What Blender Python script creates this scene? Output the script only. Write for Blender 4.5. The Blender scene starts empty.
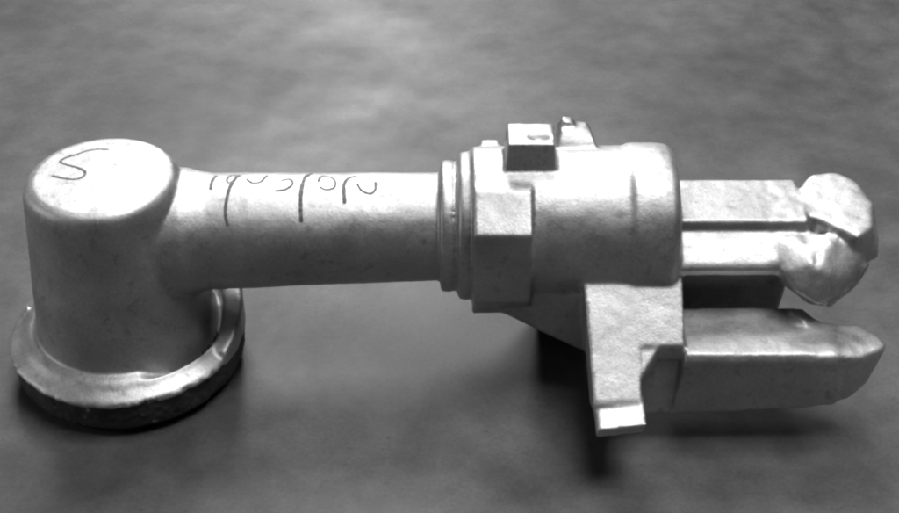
import bpy, bmesh, math, random
from mathutils import Vector, noise
from mathutils.bvhtree import BVHTree

random.seed(4)
U = 0.0003                      # one modelling unit in metres (the casting is about 0.26 m long)
sc = bpy.context.scene
COL = sc.collection

# ------------------------------------------------------------------ camera
TH = math.radians(37)
cam = bpy.data.cameras.new('camera')
cam.sensor_width = 36
cam.lens = 36 * 1350 / 899
cam.clip_start = 0.01
cam.clip_end = 50
camo = bpy.data.objects.new('camera', cam)
COL.objects.link(camo)
camo.location = (0, -1096.5 * U, 953.1 * U)
camo.rotation_euler = (math.pi / 2 - TH, 0, 0)
sc.camera = camo

# ------------------------------------------------------------------ light
w = bpy.data.worlds.new('World')
sc.world = w
w.use_nodes = True
bg = w.node_tree.nodes['Background']
bg.inputs[0].default_value = (1, 1, 1, 1)
bg.inputs[1].default_value = 0.02


def area(name, loc, target, sx, sy, power):
    l = bpy.data.lights.new(name, 'AREA')
    l.shape = 'RECTANGLE'
    l.size, l.size_y, l.energy = sx, sy, power
    o = bpy.data.objects.new(name, l)
    COL.objects.link(o)
    o.location = loc
    o.rotation_euler = (Vector(target) - Vector(loc)).to_track_quat('-Z', 'Y').to_euler()
    return o


area('window_light', (-0.10, 0.82, 1.06), (0.0, 0, 0.03), 0.55, 0.4, 11)
area('ceiling_light', (0.32, -0.06, 1.46), (0, 0, 0), 0.7, 0.7, 15)
area('far_window_light', (-0.14, 1.33, 0.62), (-0.04, 0.19, 0), 0.2, 0.2, 5)
area('side_light', (-1.3, -0.1, 0.5), (-0.1, 0, 0.03), 0.5, 0.5, 2.2)

sc.cycles.filter_width = 2.4
sc.view_settings.view_transform = 'Standard'
sc.view_settings.look = 'None'
sc.view_settings.exposure = 0.28
sc.view_settings.gamma = 1


# ------------------------------------------------------------------ materials
def mat(name):
    m = bpy.data.materials.new(name)
    m.use_nodes = True
    nt = m.node_tree
    return m, nt, nt.nodes['Principled BSDF']


def node(nt, typ, **k):
    n = nt.nodes.new(typ)
    for a, v in k.items():
        setattr(n, a, v)
    return n


def ramp(nt, src, stops):
    r = node(nt, 'ShaderNodeValToRGB')
    while len(r.color_ramp.elements) < len(stops):
        r.color_ramp.elements.new(0.5)
    for e, (p, c) in zip(r.color_ramp.elements, stops):
        e.position = p
        e.color = (c, c, c, 1)
    nt.links.new(src, r.inputs[0])
    return r.outputs[0]


def noi(nt, vec, scale, detail=4, rough=0.55):
    n = node(nt, 'ShaderNodeTexNoise')
    n.inputs['Scale'].default_value = scale
    n.inputs['Detail'].default_value = detail
    n.inputs['Roughness'].default_value = rough
    nt.links.new(vec, n.inputs['Vector'])
    return n.outputs['Fac']


def mul(nt, a, b, typ='MULTIPLY'):
    m = node(nt, 'ShaderNodeMath', operation=typ)
    for i, s in enumerate((a, b)):
        if isinstance(s, (int, float)):
            m.inputs[i].default_value = s
        else:
            nt.links.new(s, m.inputs[i])
    return m.outputs[0]


def metal_material():
    m, nt, p = mat('blasted_cast_metal')
    co = node(nt, 'ShaderNodeTexCoord').outputs['Object']
    big = ramp(nt, noi(nt, co, 45, 4), [(0.28, 0.36), (0.74, 0.56)])
    spot = ramp(nt, noi(nt, co, 260, 3, 0.6), [(0.28, 0.72), (0.42, 1.0)])
    grain = ramp(nt, noi(nt, co, 1100, 2, 0.7), [(0.3, 0.86), (0.7, 1.1)])
    c = mul(nt, mul(nt, big, spot), grain)
    nt.links.new(c, p.inputs['Base Color'])
    p.inputs['Metallic'].default_value = 0.88
    nt.links.new(ramp(nt, noi(nt, co, 90, 3), [(0.3, 0.46), (0.7, 0.58)]), p.inputs['Roughness'])
    h = mul(nt, noi(nt, co, 1500, 2), mul(nt, noi(nt, co, 380, 3), 1.6), 'ADD')
    b = node(nt, 'ShaderNodeBump')
    b.inputs['Strength'].default_value = 0.09
    b.inputs['Distance'].default_value = 0.0006
    nt.links.new(h, b.inputs['Height'])
    nt.links.new(b.outputs[0], p.inputs['Normal'])
    return m


def rim_material():
    m, nt, p = mat('black_oxidised_metal')
    co = node(nt, 'ShaderNodeTexCoord').outputs['Object']
    c = mul(nt, ramp(nt, noi(nt, co, 120, 5, 0.65), [(0.3, 0.022), (0.7, 0.075)]), ramp(nt, noi(nt, co, 300, 2), [(0.66, 1.0), (0.74, 6.0)]))
    nt.links.new(c, p.inputs['Base Color'])
    p.inputs['Roughness'].default_value = 0.62
    p.inputs['Specular IOR Level'].default_value = 0.3
    b = node(nt, 'ShaderNodeBump')
    b.inputs['Strength'].default_value = 0.3
    b.inputs['Distance'].default_value = 0.0006
    nt.links.new(noi(nt, co, 300, 4), b.inputs['Height'])
    nt.links.new(b.outputs[0], p.inputs['Normal'])
    return m


def table_material():
    m, nt, p = mat('worn_dark_steel')
    co = node(nt, 'ShaderNodeTexCoord').outputs['Object']
    mp = node(nt, 'ShaderNodeMapping')
    mp.inputs['Scale'].default_value = (1, 2.5, 1)
    mp.inputs['Rotation'].default_value = (0, 0, 0.12)
    nt.links.new(co, mp.inputs[0])
    large = ramp(nt, noi(nt, co, 9, 5, 0.6), [(0.3, 0.043), (0.7, 0.102)])
    mid = ramp(nt, noi(nt, co, 60, 5, 0.6), [(0.25, 0.66), (0.75, 1.34)])
    streak = ramp(nt, noi(nt, co, 26, 6, 0.7), [(0.3, 0.82), (0.7, 1.2)])
    grit = ramp(nt, noi(nt, co, 800, 3, 0.7), [(0.3, 0.84), (0.7, 1.16)])
    pit = ramp(nt, noi(nt, co, 420, 2), [(0.26, 0.75), (0.34, 1.0)])
    c = mul(nt, mul(nt, mul(nt, large, mid), streak), mul(nt, pit, grit))
    nt.links.new(c, p.inputs['Base Color'])
    p.inputs['Metallic'].default_value = 0.0
    p.inputs['Specular IOR Level'].default_value = 0.35
    nt.links.new(ramp(nt, noi(nt, co, 14, 4), [(0.3, 0.4), (0.7, 0.62)]), p.inputs['Roughness'])
    b = node(nt, 'ShaderNodeBump')
    b.inputs['Strength'].default_value = 0.12
    b.inputs['Distance'].default_value = 0.0005
    nt.links.new(mul(nt, noi(nt, co, 900, 4), noi(nt, mp.outputs[0], 60, 4), 'ADD'), b.inputs['Height'])
    nt.links.new(b.outputs[0], p.inputs['Normal'])
    return m


def ink_material():
    m, nt, p = mat('marker_ink')
    co = node(nt, 'ShaderNodeTexCoord').outputs['Object']
    nt.links.new(ramp(nt, noi(nt, co, 900, 3), [(0.3, 0.03), (0.75, 0.16)]), p.inputs['Base Color'])
    p.inputs['Roughness'].default_value = 0.6
    return m


METAL, STEEL, INK, BLACK = metal_material(), table_material(), ink_material(), rim_material()

# ------------------------------------------------------------------ table top
bm = bmesh.new()
bmesh.ops.create_cube(bm, size=1)
bmesh.ops.scale(bm, vec=(2.0, 1.9, 0.03), verts=bm.verts)
bmesh.ops.translate(bm, vec=(0, 0.25, -0.015), verts=bm.verts)
bmesh.ops.bevel(bm, geom=bm.edges[:], offset=0.004, segments=3, affect='EDGES')
me = bpy.data.meshes.new('table_top')
bm.to_mesh(me)
bm.free()
me.materials.append(STEEL)
table = bpy.data.objects.new('table_top', me)
COL.objects.link(table)
table['kind'] = 'structure'
table['label'] = 'worn dark grey steel table top under the casting'

# ------------------------------------------------------------------ the casting: solid pieces in units
PIECES = []     # (part name, bmesh)


def hull(part, pts):
    b = bmesh.new()
    for q in pts:
        b.verts.new(q)
    r = bmesh.ops.convex_hull(b, input=b.verts[:])
    junk = [v for v in b.verts if not v.link_faces]
    bmesh.ops.delete(b, geom=junk, context='VERTS')
    bmesh.ops.recalc_face_normals(b, faces=b.faces[:])
    PIECES.append((part, b))


def lathe(part, a, d, prof, n=96, sq=None):
    """prof: list of (distance along d from a, radius); sq(angle, t) optional radius factor"""
    a, d = Vector(a), Vector(d).normalized()
    x = d.orthogonal().normalized()
    y = d.cross(x)
    b = bmesh.new()
    rings = []
    for t, r in prof:
        ring = []
        for i in range(n):
            an = 2 * math.pi * i / n
            rr = r * (sq(an, t) if sq else 1)
            ring.append(b.verts.new(a + d * t + (x * math.cos(an) + y * math.sin(an)) * rr))
        rings.append(ring)
    for q, s in zip(rings, rings[1:]):
        for i in range(n):
            b.faces.new((q[i], q[(i + 1) % n], s[(i + 1) % n], s[i]))
    b.faces.new(rings[0][::-1])
    b.faces.new(rings[-1])
    bmesh.ops.recalc_face_normals(b, faces=b.faces[:])
    PIECES.append((part, b))


def box_pts(x0, x1, y0, y1, z0, z1, tx=0, ty=0):
    return [(x0, y0, z0), (x1, y0, z0), (x1, y1, z0), (x0, y1, z0),
            (x0 + tx, y0 + ty, z1), (x1 - tx, y0 + ty, z1), (x1 - tx, y1 - ty, z1), (x0 + tx, y1 - ty, z1)]


def extr(x0, x1, poly):
    return [(x, y, z) for x in (x0, x1) for y, z in poly]


PX, PY = -335, -14
# post: slightly flared towards the flange, rounded cap
lathe('post', (PX, PY, 0), (0, 0, 1),
      [(8, 92), (60, 91), (100, 87), (150, 82), (200, 77), (222, 75), (229, 73), (233.5, 69.5), (236, 63), (236.6, 30)])
# base flange: undercut edge, stepped and dished upper face
rnd = [random.uniform(-1, 1) for _ in range(40)]


def wobble(an, t):
    return 1 + 0.004 * math.sin(3 * an + 1) + 0.003 * math.sin(7 * an) + 0.002 * math.sin(17 * an + 2)


lathe('flange_rim', (PX, PY, 0), (0, 0, 1), [(0, 104), (3, 109), (10, 113), (12, 117), (20, 118), (43, 119.5), (44, 90)], sq=wobble)
lathe('base_flange', (PX, PY, 0), (0, 0, 1),
      [(42, 100), (43, 121), (45, 121.5), (48, 118.5), (52, 110), (53, 108), (58, 102), (60, 97), (60.5, 90)], sq=wobble)


def polar(r, deg, z):
    a = math.radians(deg)
    return (PX + r * math.cos(a), PY + r * math.sin(a), z)


# ragged lip of metal left standing round one side of the flange, with a crevice behind it
lip = [(-26, 54, 57), (-16, 61, 65), (-6, 68, 73), (4, 76, 82), (14, 82, 88), (26, 84, 90), (40, 78, 84)]
for (d0, a0, c0), (d1, a1, c1) in zip(lip, lip[1:]):
    hull('flange_lip', [polar(q, d, z) for d, zi, zo in ((d0, a0, c0), (d1, a1, c1))
                        for q, z in ((98, 40), (121, 40), (100, zi), (112, zi), (119.5, zo - 4), (121.5, zo - 9))])
hull('flange_flash', [(PX - 116, PY + 22, 33), (PX - 104, PY + 24, 38), (PX - 103, PY + 2, 40), (PX - 117, PY + 4, 33),
                      (PX - 108, PY + 20, 60), (PX - 105, PY + 8, 56), (PX - 113, PY + 12, 54)])
# tube with a flared root at the post
ax = Vector((327, 11, 0)).normalized()
lathe('tube', (PX, -12, 165), ax, [(0, 64), (60, 64), (76, 63.5), (86, 60.5), (100, 58), (200, 56), (345, 53.5)])
# stepped collars
lathe('collar', (-9, -1, 165.5), (1, 0, 0), [(0, 62), (2, 65.5), (12, 65.5), (15, 63), (18, 62)])
lathe('collar', (7, -1, 166), (1, 0, 0), [(0, 66), (3, 73), (11, 74), (15, 70), (22, 70)])
# barrel
lathe('barrel', (18, 0, 167), (1, 0, 0), [(0, 70), (5, 77.5), (60, 78), (154, 78.5), (158, 81), (186, 81.5), (195, 80.5), (200, 77), (202.5, 70), (203, 50)])
# faceted wrench block round the near end of the barrel
hull('facet_block', extr(23, 78, [(-80, 132), (-81, 211), (-44, 237), (0, 243), (34, 236), (62, 213), (80, 180), (80, 130), (40, 92), (-52, 95)]))
# lugs on top
hull('boss_block', box_pts(52, 103, -19, 22, 225, 273, 3, 1))
hull('boss_lug', [(105, 16, 236), (148, 16, 236), (151, 64, 206), (103, 64, 206), (107, 28, 248), (143, 28, 247), (109, 36, 254), (140, 36, 252),
                  (110, 52, 257), (136, 52, 254), (140, 62, 246), (108, 62, 250)])
hull('boss_lug', [(108, 40, 246), (126, 40, 246), (126, 60, 246), (108, 60, 246), (111, 44, 260), (122, 44, 259), (122, 55, 259), (111, 55, 260)])
hull('boss_lug', box_pts(28, 54, 34, 60, 205, 233, 4, 6))
# gusset web under the barrel
hull('web_and_added_keel', [(22, -62, 125), (22, 40, 125), (26, -48, 108), (26, 30, 108), (140, -70, 57), (140, 30, 60), (140, -78, 140), (140, 40, 140)])
# bracket: sloping shoulder plate, rib, small foot; the added lower web carries the weight
hull('bracket', [(128, -74, 157), (224, -74, 157), (223, -128, 118), (182, -128, 118), (132, -130, 117),
                 (223, -129, 100), (182, -129, 100), (130, -40, 110), (222, -40, 110), (134, -105, 90), (222, -105, 90)])
hull('bracket', [(131, -100, 138), (180, -100, 138), (134, -171, 88), (179, -171, 88), (135, -175, 84), (180, -175, 84), (135, -175, 74), (180, -175, 74),
                 (133, -60, 110), (180, -60, 110), (136, -136, 50), (178, -136, 50), (140, -70, 40), (178, -70, 40)])
hull('bracket', [(176, -127, 117), (200, -127, 118), (178, -156, 97), (182, -140, 106), (176, -127, 98), (200, -127, 98), (178, -150, 80)])
hull('foot_pad', [(136, -197, 64), (180, -195, 69), (182, -197, 81), (137, -199, 77), (136, -165, 66), (182, -163, 70), (137, -168, 82), (182, -166, 86),
                  (140, -125, 70), (178, -125, 72)])
hull('web_and_added_keel', [(98, 34, 0), (150, 30, 0), (150, 68, 0), (98, 66, 0), (84, 30, 40), (84, 70, 40), (52, 30, 100), (52, 70, 100), (150, 26, 110), (150, 72, 110)])  # unseen lower web, added as a support and to cast the shadow underneath
# front tine and its root block
hull('front_tine', [(160, -136, 34), (160, -78, 36), (232, -136, 38), (232, -72, 40), (160, -125, 100), (160, -80, 108),
                    (230, -126, 100), (232, -80, 110)])
hull('front_tine', [(215, -138, 38), (215, -72, 40), (345, -137, 46), (352, -84, 46), (222, -141, 108), (368, -141, 108),
                    (222, -136, 115), (366, -136, 115), (222, -68, 115), (338, -68, 116), (372, -92, 114), (376, -136, 46), (376, -100, 50)])
hull('front_tine', [(340, -137, 47), (345, -90, 48), (360, -141, 107), (360, -136, 114), (350, -86, 113), (372, -91, 113), (397, -88, 112), (412, -98, 111),
                    (419, -116, 110), (414, -124, 107), (390, -136, 108), (388, -132, 50), (404, -125, 66), (412, -112, 72), (396, -98, 60)])
hull('front_tine', [(326, -70, 112), (345, -70, 112), (356, -82, 112), (350, -104, 112), (328, -92, 112), (333, -76, 122), (344, -77, 122), (350, -86, 120), (341, -94, 120)])
hull('added_fork_wall', [(205, -40, 50), (205, -5, 50), (205, -34, 150), (205, 0, 150), (330, -40, 52), (330, -10, 52), (340, -34, 148), (340, -5, 148)])  # assumed wall between the tines, put in to keep the gap dark
# rear tine: flat upper bar with a lower sloping ledge beside it
hull('rear_tine', extr(205, 346, [(33, 198), (30, 200), (-38, 200), (-41, 197), (-41, 140), (33, 135)]))
hull('rear_tine', extr(205, 338, [(-30, 189), (-44, 188), (-71, 172), (-75, 167), (-71, 157), (-30, 142)]))
# broken knuckle at the end of the rear tine
hull('knuckle', [(352, 24, 201), (363, 34, 206), (387, 38, 207), (405, 22, 206), (414, -14, 204), (406, -46, 198), (388, -60, 195), (376, -50, 196),
                 (362, -36, 198), (346, -26, 198), (348, 4, 201),
                 (350, 32, 150), (390, 40, 150), (420, 20, 160), (426, -16, 160), (418, -48, 160), (390, -55, 150), (350, -30, 150)])
hull('knuckle', [(311, -43, 188), (330, -52, 189), (347, -62, 186), (344, -82, 180), (317, -80, 170), (331, -94, 155), (350, -98, 144), (356, -94, 150),
                 (318, -64, 146), (352, -74, 122), (360, -30, 125), (316, -30, 150), (356, -36, 182)])
hull('knuckle', [(361, -57, 191), (370, -54, 190), (396, -58, 176), (402, -62, 168), (384, -80, 160), (353, -98, 143), (346, -86, 176),
                 (356, -74, 122), (388, -60, 128), (360, -30, 130), (398, -30, 140)])
hull('knuckle', [(342, -36, 188), (374, -48, 190), (346, -66, 186), (366, -64, 187), (346, -45, 160), (374, -50, 160)])
hull('knuckle', [(340, -64, 183), (364, -62, 186), (352, -84, 174), (352, -94, 158), (345, -50, 160), (365, -50, 160), (364, -86, 168)])
hull('knuckle', [(404, -66, 168), (409, -58, 164), (392, -78, 148), (364, -92, 130), (358, -86, 130), (362, -30, 122), (402, -30, 138), (388, -80, 154)])

# ------------------------------------------------------------------ fuse the pieces, soften, split back into parts
VOX = 1.8


def fuse(pieces):
    j = bmesh.new()
    for _, b in pieces:
        t = bpy.data.meshes.new('piece')
        b.to_mesh(t)
        j.from_mesh(t)
        bpy.data.meshes.remove(t)
    m = bpy.data.meshes.new('fused')
    j.to_mesh(m)
    j.free()
    o = bpy.data.objects.new('fused', m)
    COL.objects.link(o)
    r = o.modifiers.new('r', 'REMESH')
    r.mode = 'VOXEL'
    r.voxel_size = VOX
    s = o.modifiers.new('s', 'SMOOTH')
    s.factor = 0.5
    s.iterations = 7
    dg = bpy.context.evaluated_depsgraph_get()
    out = bpy.data.meshes.new_from_object(o.evaluated_get(dg), depsgraph=dg)
    bpy.data.objects.remove(o)
    bpy.data.meshes.remove(m)
    return out


fused = fuse(PIECES)
b = bmesh.new()
b.from_mesh(fused)
for _ in range(15):                     # the fork ends and lugs are blunter than the rest
    bmesh.ops.smooth_vert(b, verts=[v for v in b.verts if v.co.x > 345 or (v.co.x > 306 and v.co.y < -36 and v.co.z > 120)], factor=0.5, use_axis_x=True, use_axis_y=True, use_axis_z=True)
b.normal_update()
# hand-finished unevenness of a rough casting
off = []
for v in b.verts:
    c = v.co
    n1 = noise.noise(c * 0.03)
    n2 = noise.noise(c * 0.09 + Vector((7, 3, 1)))
    a = 0.7
    if c.x > 305:                      # the fork ends are lumpy
        a = 1.6
    if c.z < 66 and c.x < -200:        # so is the flange
        a = 0.9
    d = Vector((0, 0, 0))
    if c.x < -200 and c.z < 90:
        rr = math.hypot(c.x - PX, c.y - PY)
        an = math.degrees(math.atan2(c.y - PY, c.x - PX))
        if 88 < rr < 103 and c.z > 48:     # crevice between the post and the flange on one side
            wa = max(0, 1 - abs((an + 30) / 42) ** 1.2) * max(0, 1 - abs((rr - 95.5) / 6.5) ** 2)
            d = Vector((0, 0, -28 * wa * min(1, max(0, (80 - c.z) / 15))))
        if rr > 112 and c.z < 46:          # chipped, scaly rim
            d = v.normal * (noise.noise(c * 0.16) * 0.8 + min(0, noise.noise(c * 0.05 + Vector((3, 9, 2))) + 0.15) * 3)
    off.append(d + v.normal * (n1 * 0.6 + n2 * 0.28) * a)
for v, d in zip(b.verts, off):
    q = v.co
    e = abs((q.x - 86) / 12) ** 2 + abs((q.y + 5) / 5.5) ** 2
    if q.z > 262 and e < 1:
        q.z -= 7 * (1 - e)             # nick in the top of the boss
    if v.co.z > 1.5:
        v.co += d
    if v.co.z < 0.2:
        v.co.z = 0.2
for _ in range(4):
    bmesh.ops.smooth_vert(b, verts=[v for v in b.verts if (v.co.x < -200 and 46 < v.co.z < 90 and math.hypot(v.co.x - PX, v.co.y - PY) > 86)
                                    or (v.co.z > 255 and 70 < v.co.x < 99)], factor=0.5, use_axis_x=True, use_axis_y=True, use_axis_z=True)
b.normal_update()
b.to_mesh(fused)
b.free()

trees = [(n, BVHTree.FromBMesh(p)) for n, p in PIECES]
boxes = []
for n, p in PIECES:
    lo = [min(v.co[i] for v in p.verts) - 5 for i in range(3)]
    hi = [max(v.co[i] for v in p.verts) + 5 for i in range(3)]
    boxes.append((lo, hi))
owner = []
for f in fused.polygons:
    c = f.center
    best, bd = 0, 1e9
    for i, (n, t) in enumerate(trees):
        lo, hi = boxes[i]
        if lo[0] < c.x < hi[0] and lo[1] < c.y < hi[1] and lo[2] < c.z < hi[2]:
            d = t.find_nearest(c)[3]
            if d < bd:
                best, bd = i, d
    owner.append(best)
FT = BVHTree.FromPolygons([v.co.copy() for v in fused.vertices], [tuple(f.vertices) for f in fused.polygons])

# which pieces belong to one part (lugs and collars that stand apart are parts of their own)
key_of = []
for i, (n, _) in enumerate(PIECES):
    if n in ('collar', 'flange_flash'):
        key_of.append((n, i))
    elif n == 'boss_lug':
        key_of.append((n, 0 if PIECES[i][1].verts and min(v.co.x for v in PIECES[i][1].verts) > 90 else 1))
    else:
        key_of.append((n, 0))
groups = {}
for f, ow in zip(fused.polygons, owner):
    groups.setdefault(key_of[ow], []).append(f)

root = bpy.data.objects.new('metal_casting', None)
COL.objects.link(root)
root.empty_display_size = 0.02
root.location = (PX * U, PY * U, 0)
root['label'] = 'rough silver grey metal casting with round post, tube and two-pronged fork'
root['category'] = 'casting'
ORG = Vector((PX, PY, 0))
PART_LABEL = {
    'knuckle': 'cracked, lumpy bulb at the end of the rear prong',
    'flange_flash': 'ragged lump of metal left on the flange rim',
    'flange_lip': 'ragged raised lip round one side of the flange',
    'flange_rim': 'blackened outer rim of the flange',
    'post': 'stout upright cylinder with a bright flat cap marked S',
}
SUB = {'flange_flash': 'base_flange', 'flange_lip': 'base_flange', 'flange_rim': 'base_flange', 'knuckle': 'rear_tine', 'foot_pad': 'bracket', 'web_and_added_keel': 'bracket',
       'boss_block': 'barrel', 'boss_lug': 'barrel', 'facet_block': 'barrel'}
parts = {}
vn = [v.normal.copy() for v in fused.vertices]
order = sorted(groups.items(), key=lambda kv: kv[0][0] in SUB)
for (name, _), faces in order:
    idx, vs, fs, ns = {}, [], [], []
    for f in faces:
        q = []
        for k in f.vertices:
            if k not in idx:
                idx[k] = len(vs)
                vs.append((fused.vertices[k].co - ORG) * U)
                ns.append(vn[k])
            q.append(idx[k])
        fs.append(q)
    m = bpy.data.meshes.new(name)
    m.from_pydata(vs, [], fs)
    m.polygons.foreach_set('use_smooth', [True] * len(m.polygons))
    m.normals_split_custom_set_from_vertices(ns)
    m.materials.append(BLACK if name == 'flange_rim' else METAL)
    o = bpy.data.objects.new(name, m)
    COL.objects.link(o)
    o.parent = parts[SUB[name]] if name in SUB else root
    if name in PART_LABEL:
        o['label'] = PART_LABEL[name]
    parts.setdefault(name, o)


# ------------------------------------------------------------------ handwriting in marker
def smooth(pts, n=8):
    out = []
    P = [pts[0]] + list(pts) + [pts[-1]]
    for i in range(1, len(P) - 2):
        p0, p1, p2, p3 = P[i - 1], P[i], P[i + 1], P[i + 2]
        for k in range(n):
            t = k / n
            out.append(0.5 * ((2 * p1) + (p2 - p0) * t + (2 * p0 - 5 * p1 + 4 * p2 - p3) * t * t + (3 * p1 - p0 - 3 * p2 + p3) * t ** 3))
    out.append(P[-2])
    return out


def stroke(name, pts3, width, parent, ray):
    """ribbon laid on the casting's surface along points; ray(p) gives (origin, direction) for the drop"""
    c = []
    for q in smooth([Vector(p) for p in pts3]):
        o_, d_ = ray(q)
        h = FT.ray_cast(o_, d_)
        if h[0] is not None:
            c.append((h[0], h[1]))
    vs, fs = [], []
    for i, (p, n) in enumerate(c):
        t = (c[min(i + 1, len(c) - 1)][0] - c[max(i - 1, 0)][0]).normalized()
        s = n.cross(t).normalized()
        wd = width * 1.25 * (0.75 + 0.5 * abs(noise.noise(p * 0.13))) * (0.6 if i in (0, len(c) - 1) else 1)
        for k in (-1, 0, 1):
            vs.append((p + s * wd * 0.5 * k + n * (0.45 if k == 0 else 0.15) - ORG) * U)
        if i:
            a = 3 * (i - 1)
            fs += [(a, a + 1, a + 4, a + 3), (a + 1, a + 2, a + 5, a + 4)]
    m = bpy.data.meshes.new(name)
    m.from_pydata(vs, [], fs)
    m.polygons.foreach_set('use_smooth', [True] * len(m.polygons))
    m.materials.append(INK)
    o = bpy.data.objects.new(name, m)
    COL.objects.link(o)
    o.parent = parent


def tube_axis(x):
    s = (x + 335) / 327
    return Vector((x, -12 + 11 * s, 165))


def tube_stroke(pts, width):
    p3 = []
    for x, a in pts:
        a = math.radians(a)
        p3.append(tube_axis(x) + Vector((0, math.cos(a), math.sin(a))) * 57)

    def ray(q):
        d = (q - tube_axis(q.x)).normalized()
        return tube_axis(q.x) + d * 90, -d
    stroke('ink_stroke', p3, width, parts['tube'], ray)


for pts, wd in [
    ([(-228.1, 75), (-230.6, 87.3), (-230.2, 100.7)], 3.0),
    ([(-205.2, 78.3), (-212.7, 73.4), (-216.5, 83.3), (-214.5, 90.4), (-208.8, 86.6)], 2.2),
    ([(-206.2, 73), (-211.7, 96.5), (-213.6, 113.6), (-214, 127.9), (-211.1, 139.7)], 3.2),
    ([(-197.6, 83.5), (-191.6, 90.6), (-184, 89.3), (-180.9, 82.4), (-178.7, 74)], 2.4),
    ([(-164.3, 87), (-156.1, 83.8), (-152.1, 92.8), (-158.4, 101), (-168.5, 102.7)], 2.4),
    ([(-136, 66), (-140.9, 79.7), (-143, 101.1), (-142.7, 120.6), (-141.5, 137.6)], 3.6),
    ([(-127.9, 89.4), (-125.4, 77.7), (-118.4, 77.9), (-111.7, 87.2), (-111.5, 98.4), (-119.3, 101.4), (-125.8, 97.3)], 2.0),
    ([(-91.6, 76.7), (-98.8, 82.2), (-102.3, 93.5), (-101.9, 105.3), (-100.6, 118.8)], 3.4),
    ([(-89.9, 92.8), (-85, 103), (-76.4, 107.2), (-71.9, 101.9), (-71.9, 90)], 2.4),
]:
    tube_stroke(pts, wd)


def cap_ray(q):
    return Vector((q.x, q.y, 300)), Vector((0, 0, -1))


for pts, wd in [
    ([(-0.7, 43.6), (-11.7, 44.3), (-21, 41.7), (-31, 34.5)], 2.2),
    ([(-31.5, 34.5), (-39.8, 29), (-43.5, 21.9), (-36.9, 16.6), (-23.9, 10.4), (-15.7, 3.4), (-15.7, -5.3), (-23.4, -9.6), (-34.5, -7), (-46, -2.7)], 2.8),
]:
    stroke('ink_stroke', [(PX + x, PY + y, 236) for x, y in pts], wd, parts['post'], cap_ray)

bpy.data.meshes.remove(fused)
for _, p in PIECES:
    p.free()
